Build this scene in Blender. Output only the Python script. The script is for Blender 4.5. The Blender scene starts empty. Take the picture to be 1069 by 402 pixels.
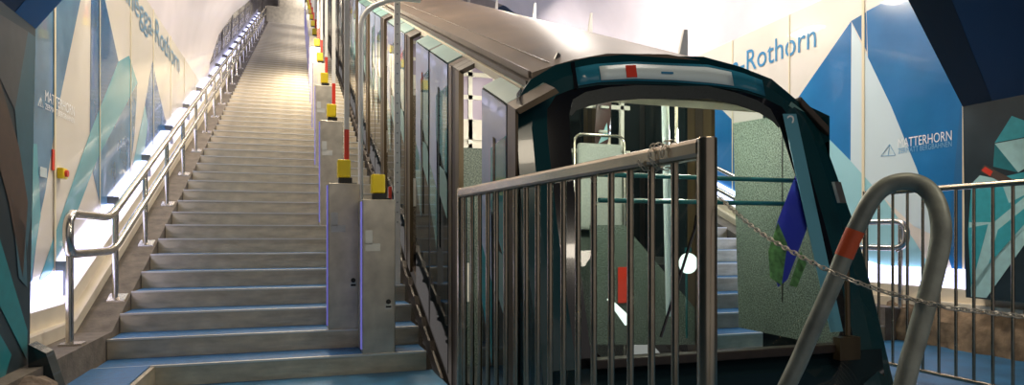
import bpy, bmesh, math, random
from mathutils import Vector, Matrix
random.seed(7)
C = bpy.context.scene.collection
PI = math.pi
# ------------------------------------------------------------------ frame of the place
F_PX = 680.0; HOR = 247.0; CX = 534.5; W_PX = 1069.0; H_PX = 402.0
YAW = math.radians(18.08); CAMZ = 0.883
FW = Vector((math.sin(YAW), math.cos(YAW), 0)); RT = Vector((math.cos(YAW), -math.sin(YAW), 0)); UP = Vector((0, 0, 1))
CAM = Vector((0, 0, CAMZ))
S = 0.4026                      # slope of the stairs and the track
RISE, TREAD, Y0 = 0.1238, 0.3075, 4.28
MID = 1.80                      # centre line of the tunnel
def nos(y): return S * y - 1.599   # line through the stair nosings
def ray(px, py): return FW + RT * ((px - CX) / F_PX) + UP * ((HOR - py) / F_PX)
def on_x(px, py, x):            # a measured point on the plane x = const
    d = ray(px, py); return CAM + d * (x / d.x)
def on_y(px, py, y):
    d = ray(px, py); return CAM + d * (y / d.y)
def on_d(px, py, dist): return CAM + ray(px, py) * dist
WA, WB = -1.49, 0.0           # wall plane on the left: x = WA + WB*z, mirrored on the right
def on_wall(px, py, side):
    d = ray(px, py)
    a, b = (WA, WB) if side < 0 else (2 * MID - WA, -WB)
    t = (a + b * CAMZ) / (d.x - b * d.z)
    return CAM + d * t
def wall_x(z, side, off=0.0):
    x = WA + WB * z + off
    return x if side < 0 else 2 * MID - x
def mx(x): return 2 * MID - x

# ------------------------------------------------------------------ materials
MATS = {}
def mat(name, col, rough=0.5, metal=0.0, emit=None, estr=0.0, noise=0.0, nscale=20.0, bump=0.0, bscale=60.0, coat=0.0, trans=0.0, stretch=None, alpha=1.0, spec=0.5):
    if name in MATS: return MATS[name]
    m = bpy.data.materials.new(name); m.use_nodes = True
    nt = m.node_tree; b = nt.nodes['Principled BSDF']
    b.inputs['Base Color'].default_value = (*col, 1)
    b.inputs['Roughness'].default_value = rough
    b.inputs['Metallic'].default_value = metal
    b.inputs['Coat Weight'].default_value = coat
    b.inputs['Transmission Weight'].default_value = trans
    b.inputs['Specular IOR Level'].default_value = spec
    b.inputs['Alpha'].default_value = alpha
    if emit:
        b.inputs['Emission Color'].default_value = (*emit, 1)
        b.inputs['Emission Strength'].default_value = estr
    tc = nt.nodes.new('ShaderNodeTexCoord')
    src = tc.outputs['Object']
    if stretch:
        mp = nt.nodes.new('ShaderNodeMapping'); mp.inputs['Scale'].default_value = stretch
        nt.links.new(src, mp.inputs['Vector']); src = mp.outputs['Vector']
    if noise > 0:
        n = nt.nodes.new('ShaderNodeTexNoise'); n.inputs['Scale'].default_value = nscale; n.inputs['Detail'].default_value = 5
        nt.links.new(src, n.inputs['Vector'])
        r = nt.nodes.new('ShaderNodeValToRGB')
        r.color_ramp.elements[0].position = 0.3; r.color_ramp.elements[1].position = 0.7
        r.color_ramp.elements[0].color = (*[max(0, c * (1 - noise)) for c in col], 1)
        r.color_ramp.elements[1].color = (*[min(1, c * (1 + noise)) for c in col], 1)
        nt.links.new(n.outputs['Fac'], r.inputs['Fac']); nt.links.new(r.outputs['Color'], b.inputs['Base Color'])
        mr = nt.nodes.new('ShaderNodeMapRange'); mr.inputs['To Min'].default_value = max(0.02, rough - 0.12 * noise * 2); mr.inputs['To Max'].default_value = min(1, rough + 0.12 * noise * 2)
        nt.links.new(n.outputs['Fac'], mr.inputs['Value']); nt.links.new(mr.outputs['Result'], b.inputs['Roughness'])
    if bump > 0:
        n2 = nt.nodes.new('ShaderNodeTexNoise'); n2.inputs['Scale'].default_value = bscale; n2.inputs['Detail'].default_value = 3
        nt.links.new(src, n2.inputs['Vector'])
        bp = nt.nodes.new('ShaderNodeBump'); bp.inputs['Strength'].default_value = bump; bp.inputs['Distance'].default_value = 0.01
        nt.links.new(n2.outputs['Fac'], bp.inputs['Height']); nt.links.new(bp.outputs['Normal'], b.inputs['Normal'])
    MATS[name] = m; return m

def speckle(name, c0, c1, c2, scale=160, rough=0.6):
    m = bpy.data.materials.new(name); m.use_nodes = True; nt = m.node_tree; b = nt.nodes['Principled BSDF']
    tc = nt.nodes.new('ShaderNodeTexCoord'); n = nt.nodes.new('ShaderNodeTexNoise')
    n.inputs['Scale'].default_value = scale; n.inputs['Detail'].default_value = 2
    nt.links.new(tc.outputs['Object'], n.inputs['Vector'])
    r = nt.nodes.new('ShaderNodeValToRGB'); e = r.color_ramp.elements
    e[0].position = 0.36; e[0].color = (*c0, 1); e[1].position = 0.64; e[1].color = (*c2, 1)
    k = e.new(0.5); k.color = (*c1, 1)
    nt.links.new(n.outputs['Fac'], r.inputs['Fac']); nt.links.new(r.outputs['Color'], b.inputs['Base Color'])
    b.inputs['Roughness'].default_value = rough
    return m

M = dict(
    steel=mat('brushed_steel', (.48, .45, .40), .27, 1, noise=.15, nscale=8, stretch=(1, 1, 12), bump=.05),
    rail=mat('rail_steel', (.62, .58, .52), .24, 1, noise=.12, nscale=10, bump=.03),
    barrier=mat('barrier_steel', (.44, .38, .29), .26, 1, noise=.14, nscale=12),
    riser=mat('riser_steel', (.58, .50, .37), .33, .55, noise=.22, nscale=6, stretch=(1, 1, 3), bump=.22, bscale=14),
    nosing=mat('nosing_steel', (.78, .75, .70), .35, .8),
    blue_rubber=mat('blue_rubber', (.012, .10, .26), .55, noise=.25, nscale=30, bump=.2, bscale=200),
    floor=mat('blue_floor', (.02, .12, .24), .5, noise=.3, nscale=5, bump=.15, bscale=150),
    pit=mat('pit_concrete', (.05, .045, .04), .9, noise=.3),
    wall=mat('white_wall_panel', (.76, .71, .63), .22, coat=.4, noise=.04, nscale=1.5),
    vault=mat('vault_lining', (.86, .80, .86), .2, coat=.5, noise=.05, nscale=2, bump=.25, bscale=1.4),
    seam=mat('panel_joint', (.72, .64, .44), .5),
    seam_dark=mat('panel_joint_dark', (.42, .36, .33), .6),
    blue=mat('print_blue', (.02, .17, .42), .16, coat=.5, noise=.15, nscale=2),
    blue2=mat('print_deep_blue', (.03, .15, .34), .16, coat=.5, noise=.15, nscale=2),
    slate=mat('print_slate_blue', (.11, .25, .40), .16, coat=.5, noise=.3, nscale=3),
    teal=mat('print_teal', (.13, .42, .50), .2, coat=.5, noise=.1, nscale=2),
    teal_l=mat('print_light_teal', (.33, .62, .68), .2, coat=.5),
    pale=mat('print_pale', (.62, .74, .78), .2, coat=.5),
    textblue=mat('lettering_blue', (.03, .24, .48), .3),
    textgrey=mat('lettering_grey_blue', (.12, .27, .42), .3),
    textwhite=mat('lettering_white', (.85, .88, .9), .4),
    textlight=mat('lettering_light_blue', (.18, .42, .66), .4),
    curb=mat('curb_concrete', (.125, .105, .085), .85, noise=.3, nscale=12, bump=.4, bscale=60),
    cream=mat('cream_ledge', (.85, .76, .60), .45, noise=.06, nscale=4),
    led=mat('led_diffuser', (.8, .85, 1), .4, emit=(.58, .60, 1), estr=3.0),
    greymetal=mat('grey_metal', (.22, .22, .22), .4, .8, noise=.1),
    throat=mat('portal_dark', (.018, .035, .045), .4, noise=.3, nscale=3),
    navy=mat('portal_navy', (.006, .032, .095), .35, noise=.1, nscale=2),
    navy_d=mat('portal_black_navy', (.003, .012, .028), .35),
    navy_b=mat('portal_royal_blue', (.008, .10, .30), .3),
    pslate=mat('portal_slate', (.045, .12, .16), .35, noise=.1),
    pgrey=mat('portal_grey', (.075, .08, .085), .4, noise=.15),
    pbrown=mat('portal_brown', (.09, .06, .045), .4, noise=.2),
    pteal=mat('portal_teal', (.02, .20, .23), .35, noise=.1),
    pteal2=mat('portal_bright_teal', (.05, .40, .46), .35, noise=.1),
    ppale=mat('portal_pale_teal', (.42, .70, .70), .35, noise=.08),
    rock=mat('rough_rock', (.20, .14, .085), .9, noise=.55, nscale=9, bump=1.0, bscale=18),
    rubble=mat('rubble', (.17, .13, .10), .9, noise=.4, nscale=14, bump=1.0, bscale=30),
    black=mat('black_rubber', (.008, .008, .008), .5),
    cab=mat('cabinet_steel', (.56, .52, .44), .36, .82, noise=.18, nscale=9, bump=.06, bscale=25),
    yellow=mat('yellow_plastic', (.80, .60, .01), .35),
    white=mat('white_paint', (.80, .78, .72), .35),
    red=mat('red_paint', (.72, .05, .025), .35),
    orange=mat('orange_tape', (.80, .12, .035), .5),
    label=mat('white_label', (.62, .62, .58), .5),
    violet=mat('violet_light_strip', (.2, .2, .6), .4, emit=(.22, .20, .75), estr=.4),
    roof=mat('dusty_brown_roof', (.125, .092, .066), .48, .1, noise=.25, nscale=3, bump=.05),
    roof_edge=mat('roof_edge', (.13, .10, .075), .5, .1, noise=.25, nscale=4),
    carteal=mat('car_dark_teal', (.005, .042, .052), .2, coat=.4, noise=.1, nscale=2),
    cardark=mat('car_dark_skirt', (.008, .022, .028), .2, coat=.8),
    carblack=mat('car_black_frame', (.006, .007, .009), .16, coat=.6),
    frit=mat('speckled_grey_band', (.045, .055, .058), .5, noise=.3, nscale=200),
    olive=mat('bronze_door_frame', (.075, .052, .026), .32, .25, noise=.2, nscale=8, stretch=(1, 1, .2)),
    brown=mat('brown_rubber_seal', (.03, .02, .014), .45, noise=.2),
    plate=mat('pale_green_plate', (.17, .32, .31), .38, coat=.15, noise=.08, nscale=5),
    leafwhite=mat('door_leaf_white', (.33, .42, .62), .22, coat=.3, noise=.06, nscale=3),
    leafteal=mat('door_leaf_teal', (.04, .30, .36), .1, coat=.8),
    leafglass=mat('door_leaf_glass', (.012, .02, .024), .06, spec=.15),
    strip=mat('light_blue_strip', (.12, .36, .48), .35),
    int_wall=mat('car_interior_cream', (.72, .66, .52), .5, noise=.05),
    int_dark=mat('car_interior_dark', (.03, .06, .06), .5),
    int_floor=mat('car_floor_rubber', (.06, .07, .07), .6, noise=.3),
    tealrail=mat('teal_bar', (.02, .15, .17), .25, coat=.6),
    refl_violet=mat('reflection_violet', (.06, .07, .62), .35),
    refl_green=mat('reflection_green', (.18, .34, .14), .4, noise=.6, nscale=30),
    concrete=mat('tunnel_concrete', (.50, .48, .50), .6, noise=.2, nscale=3),
    greypanel=mat('grey_glossy_panel', (.36, .34, .36), .12, coat=.6, noise=.3, nscale=1.5),
    lamp=mat('lamp_face', (1, 1, 1), .4, emit=(1, .93, .8), estr=14),
    lampcool=mat('car_lamp_face', (1, 1, 1), .4, emit=(1, .93, .78), estr=9),
    chain=mat('chain_zinc', (.55, .50, .42), .4, .7),
    pipe=mat('galvanised_pipe', (.29, .31, .26), .45, .3, noise=.22, nscale=22, bump=.08, bscale=80),
    snow1=mat('snowboard_dark', (.05, .02, .02), .3), seatshell=mat('seat_shell', (.34, .37, .35), .5, noise=.15, nscale=90),
)
M['granite'] = speckle('speckled_grey_panel', (.03, .045, .040), (.10, .135, .115), (.21, .26, .23), 130)
M['granite_w'] = speckle('speckled_warm_panel', (.06, .045, .03), (.17, .13, .09), (.32, .26, .18), 130)
def glass_mat():
    m = bpy.data.materials.new('windscreen_glass'); m.use_nodes = True; nt = m.node_tree
    for n in list(nt.nodes): nt.nodes.remove(n)
    o = nt.nodes.new('ShaderNodeOutputMaterial'); mix = nt.nodes.new('ShaderNodeMixShader')
    t = nt.nodes.new('ShaderNodeBsdfTransparent'); t.inputs['Color'].default_value = (.80, .93, .90, 1)
    g = nt.nodes.new('ShaderNodeBsdfGlossy'); g.inputs['Roughness'].default_value = .01
    fr = nt.nodes.new('ShaderNodeFresnel'); fr.inputs['IOR'].default_value = 1.5
    nt.links.new(fr.outputs[0], mix.inputs[0]); nt.links.new(t.outputs[0], mix.inputs[1]); nt.links.new(g.outputs[0], mix.inputs[2])
    nt.links.new(mix.outputs[0], o.inputs['Surface']); return m
M['glass'] = glass_mat()

# ------------------------------------------------------------------ mesh helpers
class MB:
    def __init__(s): s.v = []; s.f = []; s.m = []
    def add(s, vs, fs, mi=0):
        b = len(s.v); s.v += [tuple(v) for v in vs]
        for f in fs: s.f.append(tuple(b + i for i in f)); s.m.append(mi)
    def hexa(s, p, mi=0):
        s.add(p, [(0, 3, 2, 1), (4, 5, 6, 7), (0, 1, 5, 4), (1, 2, 6, 5), (2, 3, 7, 6), (3, 0, 4, 7)], mi)
    def box(s, x0, x1, y0, y1, z0, z1, mi=0):
        s.hexa([(x0, y0, z0), (x1, y0, z0), (x1, y1, z0), (x0, y1, z0), (x0, y0, z1), (x1, y0, z1), (x1, y1, z1), (x0, y1, z1)], mi)
    def sbox(s, x0, x1, y0, y1, h0, h1, mi=0, sl=S):     # box sheared along the slope
        a, b = sl * y0, sl * y1
        s.hexa([(x0, y0, h0 + a), (x1, y0, h0 + a), (x1, y1, h0 + b), (x0, y1, h0 + b), (x0, y0, h1 + a), (x1, y0, h1 + a), (x1, y1, h1 + b), (x0, y1, h1 + b)], mi)
    def prism(s, pts, vec, mi=0):
        n = len(pts); vec = Vector(vec)
        a = [Vector(p) for p in pts]; b = [p + vec for p in a]
        s.add(a + b, [tuple(range(n - 1, -1, -1)), tuple(range(n, 2 * n))] + [(i, (i + 1) % n, n + (i + 1) % n, n + i) for i in range(n)], mi)
    def tube(s, pts, r, seg=10, closed=False, mi=0, caps=True):
        pts = [Vector(p) for p in pts]; n = len(pts); rings = []
        prev = None
        for i, p in enumerate(pts):
            if closed: t = (pts[(i + 1) % n] - pts[i - 1])
            else: t = pts[min(i + 1, n - 1)] - pts[max(i - 1, 0)]
            t.normalize()
            if prev is None:
                ref = Vector((0, 0, 1)) if abs(t.z) < .9 else Vector((1, 0, 0))
                u = t.cross(ref).normalized()
            else:
                u = (prev - t * prev.dot(t)).normalized()
            prev = u; w = t.cross(u)
            rr = r[i] if isinstance(r, (list, tuple)) else r
            rings.append([p + (u * math.cos(2 * PI * k / seg) + w * math.sin(2 * PI * k / seg)) * rr for k in range(seg)])
        vs = [v for rg in rings for v in rg]; fs = []
        m = n if closed else n - 1
        for i in range(m):
            j = (i + 1) % n
            for k in range(seg):
                k2 = (k + 1) % seg; fs.append((i * seg + k, i * seg + k2, j * seg + k2, j * seg + k))
        if not closed and caps:
            fs.append(tuple(range(seg - 1, -1, -1))); fs.append(tuple((n - 1) * seg + k for k in range(seg)))
        s.add(vs, fs, mi)
    def cyl(s, a, b, r, seg=12, mi=0): s.tube([a, b], r, seg, mi=mi)
    def grid(s, rows, mi=0):
        n = len(rows[0]); vs = [p for r in rows for p in r]
        s.add(vs, [(i * n + j, i * n + j + 1, (i + 1) * n + j + 1, (i + 1) * n + j) for i in range(len(rows) - 1) for j in range(n - 1)], mi)
    def build(s, name, mats, parent=None, smooth=False, bevel=0, solid=0, recalc=True):
        me = bpy.data.meshes.new(name); me.from_pydata(s.v, [], s.f)
        for m_ in (mats if isinstance(mats, (list, tuple)) else [mats]): me.materials.append(m_)
        for p, mi in zip(me.polygons, s.m): p.material_index = mi
        if recalc:
            bm = bmesh.new(); bm.from_mesh(me); bmesh.ops.recalc_face_normals(bm, faces=bm.faces); bm.to_mesh(me); bm.free()
        if smooth:
            for p in me.polygons: p.use_smooth = True
            try: me.set_sharp_from_angle(angle=math.radians(40))
            except Exception: pass
        o = bpy.data.objects.new(name, me); C.objects.link(o)
        if parent:
            o.parent = parent
            lm = Matrix.Translation(-world_loc(parent)); me.transform(lm)
        if solid:
            k = o.modifiers.new('solid', 'SOLIDIFY'); k.thickness = solid; k.offset = 0
        if bevel:
            k = o.modifiers.new('bevel', 'BEVEL'); k.width = bevel; k.segments = 2; k.limit_method = 'ANGLE'
        return o
def world_loc(o):
    v = Vector((0, 0, 0))
    while o: v += o.location; o = o.parent
    return v
def tag(o, label=None, cat=None, group=None, kind=None):
    if label: o['label'] = label
    if cat: o['category'] = cat
    if group: o['group'] = group
    if kind: o['kind'] = kind
    return o
def empty(name, loc, label=None, cat=None, group=None, kind=None):
    o = bpy.data.objects.new(name, None); C.objects.link(o); o.location = loc; o.empty_display_size = .1
    return tag(o, label, cat, group, kind)
def struct(o): o['kind'] = 'structure'; return o
def copy_tree(o, parent=None):
    c = o.copy(); C.objects.link(c)
    if parent: c.parent = parent
    for ch in [x for x in C.objects if x.parent == o]: copy_tree(ch, c)
    return c
def arc(c, r, a0, a1, n, plane='xz'):
    out = []
    for i in range(n + 1):
        a = math.radians(a0 + (a1 - a0) * i / n); u, w = r * math.cos(a), r * math.sin(a)
        out.append((c[0] + u, c[1], c[2] + w) if plane == 'xz' else (c[0], c[1] + u, c[2] + w))
    return out
def fillet(pts, r, n=6):
    pts = [Vector(p) for p in pts]; out = [pts[0]]
    for i in range(1, len(pts) - 1):
        a, b, c = pts[i - 1], pts[i], pts[i + 1]
        u = (a - b); v = (c - b); rr = min(r, u.length * .49, v.length * .49)
        p, q = b + u.normalized() * rr, b + v.normalized() * rr
        for k in range(n + 1):
            t = k / n; out.append(p * (1 - t) ** 2 + b * 2 * t * (1 - t) + q * t * t)
    out.append(pts[-1]); return out

def decal(name, pts, m, parent, normal, label=None, thick=.0015, offset=0):
    n = Vector(normal).normalized(); b = MB()
    b.prism([Vector(p) + n * offset for p in pts], n * thick)
    o = b.build(name, m, parent)
    if label: o['label'] = label
    return o

def text_obj(name, body, m, parent, origin, udir, vdir, width, height=None, depth=.002):
    cu = bpy.data.curves.new(name + '_font', 'FONT'); cu.body = body; cu.size = 1.0; cu.resolution_u = 3
    t = bpy.data.objects.new('tmp', cu); C.objects.link(t)
    dg = bpy.context.evaluated_depsgraph_get(); me = bpy.data.meshes.new_from_object(t.evaluated_get(dg))
    C.objects.unlink(t); bpy.data.objects.remove(t); bpy.data.curves.remove(cu)
    xs = [v.co.x for v in me.vertices]; ys = [v.co.y for v in me.vertices]
    x0, x1 = min(xs), max(xs); k = width / (x1 - x0); ky = k if height is None else height / .73
    u, v = Vector(udir).normalized(), Vector(vdir).normalized(); w = u.cross(v)
    for vert in me.vertices:
        vert.co = Vector(origin) + u * ((vert.co.x - x0) * k) + v * (vert.co.y * ky) + w * depth
    me.materials.clear(); me.materials.append(m); me.name = name
    o = bpy.data.objects.new(name, me); C.objects.link(o)
    if parent: o.parent = parent; me.transform(Matrix.Translation(-world_loc(parent)))
    return o

# ------------------------------------------------------------------ the setting
b = MB()
b.box(-.805, .84, -1.2, Y0, -.15, 0)
b.box(.84, 2.88, -1.2, 2.25, -.15, 0)
b.box(2.88, 5.02, -1.2, Y0, -.15, 0)
struct(b.build('floor', M['floor']))
b = MB(); b.box(.84, 2.88, 2.25, 4.6, -1.6, -1.5)
b.hexa([(.84, 4.6, -1.6), (2.88, 4.6, -1.6), (2.88, 30, 8.4), (.84, 30, 8.4), (.84, 4.6, -1.5), (2.88, 4.6, -1.5), (2.88, 30, 8.5), (.84, 30, 8.5)])
b.box(.84, 2.88, 2.2, 2.25, -1.6, -.15); struct(b.build('floor_pit', M['pit']))
# landing at the height of the lowest step, left of the floor
b = MB(); b.box(-1.128, -.805, -1.2, Y0, -.15, RISE - .004)
struct(b.build('floor_landing', M['riser']))
b = MB(); b.box(-1.128, -.83, -1.2, Y0, RISE - .004, RISE + .004)
struct(b.build('floor_landing_cover', M['blue_rubber']))

def build_wall(side, name):
    rows = []
    ys = [3.64 + .42 * i for i in range(20)] + [12.04]
    prof = [(3.3, -1.49), (3.8, -1.44), (4.3, -1.30), (4.7, -1.06), (5.05, -.70), (5.35, -.2), (5.55, .5), (5.65, 1.2), (5.68, 1.8)]
    lo = MB(); up = MB()
    r1 = [[(wall_x(z, side), y, z) for z in [max(-.05, nos(y) - .05) * (1 - k / 8) + 3.3 * k / 8 for k in range(9)]] for y in ys]
    lo.grid(r1)
    w = lo.build(name, M['wall'], recalc=False, solid=.02); struct(w)
    up.grid([[(x if side < 0 else mx(x), y, z) for z, x in prof] for y in ys])
    v = up.build('ceiling_lining', M['vault'], w, smooth=True, recalc=False)
    v['label'] = 'glossy lilac white curved lining above the printed panels'
    # joints
    s_ = MB(); n = 1 if side < 0 else -1
    for k in range(-1, 7):
        y = 4.83 + .98 * k
        z0 = max(.46, nos(y) + .3)
        if y < 3.7 or y > 11.8: continue
        wd = .016 if k == 0 else .009
        pts = [(wall_x(z0, side, .016), y - wd, z0), (wall_x(z0, side, .016), y + wd, z0), (wall_x(3.3, side, .016), y + wd, 3.3), (wall_x(3.3, side, .016), y - wd, 3.3)]
        s_.prism(pts, (n * .002, 0, 0))
    s_.build('panel_joint', M['seam'], w)
    s_ = MB()
    s_.prism([(wall_x(3.3, side, .004), 3.64, 3.292), (wall_x(3.3, side, .004), 12, 3.292), (wall_x(3.3, side, .004), 12, 3.302), (wall_x(3.3, side, .004), 3.64, 3.302)], (n * .003, 0, 0))
    s_.build('panel_joint', M['seam_dark'], w)
    return w
WL = build_wall(-1, 'wall_left'); WR = build_wall(1, 'wall_right')
def wdecal(name, poly, m, side, layer):
    pts = []
    for px, py in poly:
        p = on_wall(px, py, side); p.y = max(p.y, 3.66)
        p.z = min(p.z, 3.28); p.z = max(p.z, nos(p.y) + .25, .42); p.x = wall_x(p.z, side); pts.append(p)
    n = Vector((1, 0, -WB)) if side < 0 else Vector((-1, 0, -WB))
    decal(name, pts, m, WL if side < 0 else WR, n, thick=.0008, offset=.0115 - .0 + .0006 * layer)
# prints of mountains on the left wall
wdecal('mountain_print', [(20, -160), (84, -160), (82, 0), (58, 115), (45, 200), (38, 232), (28, 320), (20, 320)], M['slate'], -1, 0)
wdecal('mountain_print', [(94, -160), (98, -160), (108, 0), (122, 64), (92, 139)], M['blue2'], -1, 0)
wdecal('mountain_print', [(122, 64), (133, 58), (142, 86), (100, 165), (75, 230), (44, 300), (36, 300), (60, 230), (79, 175), (92, 139)], M['teal'], -1, 1)
wdecal('mountain_print', [(142, 86), (139, 140), (133, 205), (118, 225), (103, 215), (95, 180), (100, 165)], M['slate'], -1, 0)
wdecal('mountain_print', [(158, 64), (163, 90), (169, 115), (175, 142), (150, 178), (133, 204), (150, 110)], M['blue'], -1, 0)
wdecal('mountain_print', [(150, 110), (153, 130), (147, 182), (133, 204)], M['teal_l'], -1, 1)
wdecal('mountain_print', [(26, 150), (36, 150), (40, 225), (28, 300), (22, 300)], M['teal'], -1, 1)
# prints on the right wall
wdecal('mountain_print', [(889.6, 22), (889, 168), (860, 150), (790, 170), (830, 108)], M['blue'], 1, 0)
wdecal('mountain_print', [(889.6, 22), (905, 13), (906, 54)], M['blue2'], 1, 0)
wdecal('mountain_print', [(905.5, 12), (945, -9), (1030, -60), (1030, 320), (998, 290), (985, 250), (958, 176), (931, 110), (907, 60)], M['blue'], 1, 0)
wdecal('mountain_print', [(890, 24), (906, 58), (931, 110), (958, 176), (985, 250), (955, 236), (922, 205), (889, 168)], M['pale'], 1, 1)
wdecal('mountain_print', [(830, 108), (889, 168), (922, 205), (955, 250), (985, 300), (880, 300), (840, 170)], M['teal_l'], 1, 1)
wdecal('mountain_print', [(700, 175), (745, 105), (765, 125), (772, 190), (780, 260), (720, 260)], M['blue'], 1, 0)
wdecal('mountain_print', [(520, 24), (520, 6), (529, 3), (538, 10), (544, 30)], M['navy_b'], 1, 0)
wdecal('mountain_print', [(1004, 110), (1030, 110), (1030, 330), (990, 262)], M['blue2'], 1, 1)

NL = Vector((1, 0, 0))
def wall_text(name, body, m, side, pend, pstart, cap):
    # pstart/pend are measured ends of the base line on the wall
    a, e = on_wall(*pstart, side), on_wall(*pend, side)
    a = Vector((wall_x(a.z, side, .014 if side < 0 else .014), a.y, a.z)); e = Vector((wall_x(e.z, side, .014), e.y, e.z))
    zc = (a.z + e.z) / 2; a.z = zc; e.z = zc; a.x = e.x = wall_x(zc, side, .014)
    vd = Vector((WB, 0, 1)) if side < 0 else Vector((-WB, 0, 1))
    return text_obj(name, body, m, WL if side < 0 else WR, a, e - a, vd, (e - a).length, cap)
def extended(pstart, pend, side, frac):
    a, e = on_wall(*pstart, side), on_wall(*pend, side)
    return a, e
# "Sunnegga-Rothorn": the measured word Rothorn is the last .43 of the line
def big_text(side, r0, r1, cap, frac=.43, zshift=0):
    a, e = on_wall(*r0, side), on_wall(*r1, side)
    z = (a.z + e.z) / 2 + zshift; L = abs(e.y - a.y) / frac
    sgn = 1 if e.y > a.y else -1
    st = Vector((wall_x(z, side, .014), e.y - sgn * L, z))
    vd = Vector((WB, 0, 1)) if side < 0 else Vector((-WB, 0, 1))
    text_obj('station_lettering', 'Sunnegga-Rothorn', M['textgrey'] if side < 0 else M['textblue'], WL if side < 0 else WR, st, (0, sgn, 0), vd, L, cap)
big_text(-1, (162, 47), (186, 75), .27)
big_text(1, (783, 73), (853, 50), .27)
wall_text('mountain_lettering', 'MATTERHORN', M['textwhite'], -1, (75, 122), (44, 104), .068)
wall_text('mountain_lettering', 'ZERMATT BERGBAHNEN', M['textwhite'], -1, (75, 130), (44, 112), .036)
wall_text('mountain_lettering', 'MATTERHORN', M['textwhite'], 1, (995, 147), (939, 154), .085)
wall_text('mountain_lettering', 'ZERMATT BERGBAHNEN', M['textlight'], 1, (995, 153.5), (939, 160), .048)
def logo_tri(side, pl, pr, pt, m):
    o = MB()
    n = Vector((1, 0, 0)) if side < 0 else Vector((-1, 0, 0))
    P = [on_wall(*q, side) + n * .014 for q in (pl, pr, pt)]
    o.tube(P, .004, 5, closed=True); o.tube([(P[0] + P[1]) / 2, P[2]], .003, 5)
    o.build('logo_triangle', m, WL if side < 0 else WR)
logo_tri(-1, (37, 110), (42, 112), (39.5, 102), M['textwhite']); logo_tri(1, (921, 163), (936, 162), (930, 151), M['textlight'])

# beyond the white vault: plain sloping tunnel
b = MB()
prof = [(-.25, -1.5), (2.0, -1.46), (2.5, -1.2), (2.9, -.7), (3.2, 0), (3.35, 1.0), (3.38, 1.8)]
b.grid([[(x, y, nos(y) + h) for h, x in prof] for y in [12.04 + 1.2 * i for i in range(16)]])
wf = struct(b.build('wall_left_upper', M['concrete'], smooth=True, recalc=False))
for i in range(9):
    y = 12.3 + i * 1.9; p = MB(); q = [(-1.485, y, nos(y) + .5), (-1.485, y + 1.55, nos(y + 1.55) + .5), (-1.42, y + 1.55, nos(y + 1.55) + 2.0), (-1.42, y, nos(y) + 2.0)]
    p.prism(q, (.02, 0, 0)); p.build('wall_panel', M['greypanel'], wf)
b = MB()
b.grid([[(mx(x), y, nos(y) + h) for h, x in prof] for y in [12.04 + 1.2 * i for i in range(16)]])
wru = struct(b.build('wall_right_upper', M['vault'], smooth=True, recalc=False))
b = MB(); b.prism([on_x(px, py, 5.0) for px, py in ((519, 26), (520, 8), (526, 5), (534, 7), (541, 15), (546, 28))], (.02, 0, 0)); b.build('mountain_print', M['navy_b'], wru)
b = MB(); b.box(-1.6, 5.2, 30.0, 30.1, 8.5, 15); struct(b.build('wall_back', M['concrete']))
for sd, xs in ((-1, (-1.45, -1.14)), (1, (4.74, 5.05))):
    pass
b = MB(); b.box(-1.2, .82, 26.9, 30, 9.0, nos(26.9) + .6); struct(b.build('floor_upper', M['cab']))

# portal throat around the viewer: columns, chamfers, soffit (one octagonal frame)
TX, TZ = -1.19, 1.87
def on_tx(px, py, side): return on_x(px, py, TX if side < 0 else mx(TX))
CHX, CHZ = -.29, 3.11
for side, nm in ((-1, 'wall_portal_left'), (1, 'wall_portal_right')):
    q = lambda x: x if side < 0 else mx(x)
    zb = .0 if side < 0 else .42
    b = MB(); b.prism([(q(TX - .03), 3.64, zb), (q(TX), 3.64, TZ), (q(TX), -1.2, TZ), (q(TX - .03), -1.2, zb)], ((-.3 if side < 0 else .3), 0, 0))
    b.prism([(q(TX), 3.64, TZ), (q(CHX), 3.64, CHZ), (q(CHX), -1.2, CHZ), (q(TX), -1.2, TZ)], ((-.2 if side < 0 else .2), 0, .2), mi=1)
    o = struct(b.build(nm, [M['throat'], M['navy']]))
    if side < 0: PL = o
    else: PR = o
b = MB(); b.box(CHX - .1, mx(CHX) + .1, -1.2, 3.64, CHZ + .14, CHZ + .3); struct(b.build('ceiling', M['navy']))
def pdecal(poly, m, side, layer):
    n = Vector((1, 0, 0)) if side < 0 else Vector((-1, 0, 0)); pts = []
    for px, py in poly:
        p = on_tx(px, py, side)
        if p.y > 3.635: p.y = 3.635
        p.z = min(p.z, TZ - .002); p.z = max(p.z, .02 if side < 0 else .43)
        p.x = (TX - .03 * (TZ - p.z) / TZ) if side < 0 else mx(TX - .03 * (TZ - p.z) / (TZ - .42))
        pts.append(p)
    decal('portal_print', pts, m, PL if side < 0 else PR, n, thick=.0006, offset=.0015 + .0008 * layer)
pdecal([(-40, -20), (0, 15), (29, 33), (17, 115), (0, 80), (-40, 40)], M['pgrey'], -1, 0)
pdecal([(29, 33), (45, 45), (42, 120), (36, 225), (32, 262), (17, 115)], M['pslate'], -1, 0)
pdecal([(-5, 65), (22, 155), (32, 212), (28, 290), (12, 210), (-5, 150)], M['pbrown'], -1, 1)
pdecal([(-5, 240), (4, 250), (34, 345), (34, 375), (22, 352), (-5, 300)], M['pteal'], -1, 1)
pdecal([(-5, 330), (18, 370), (10, 400), (-5, 402)], M['pteal'], -1, 1)
pdecal([(15, 205), (30, 240), (33, 300), (24, 290)], M['pslate'], -1, 1)
pdecal([(1056, 121), (1038, 149), (1075, 142), (1075, 128)], M['pteal2'], 1, 0)
pdecal([(1038, 150), (1075, 143), (1075, 172), (1062, 180)], M['ppale'], 1, 0)
pdecal([(1038, 150), (1062, 180), (1036, 174)], M['pteal'], 1, 0)
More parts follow.
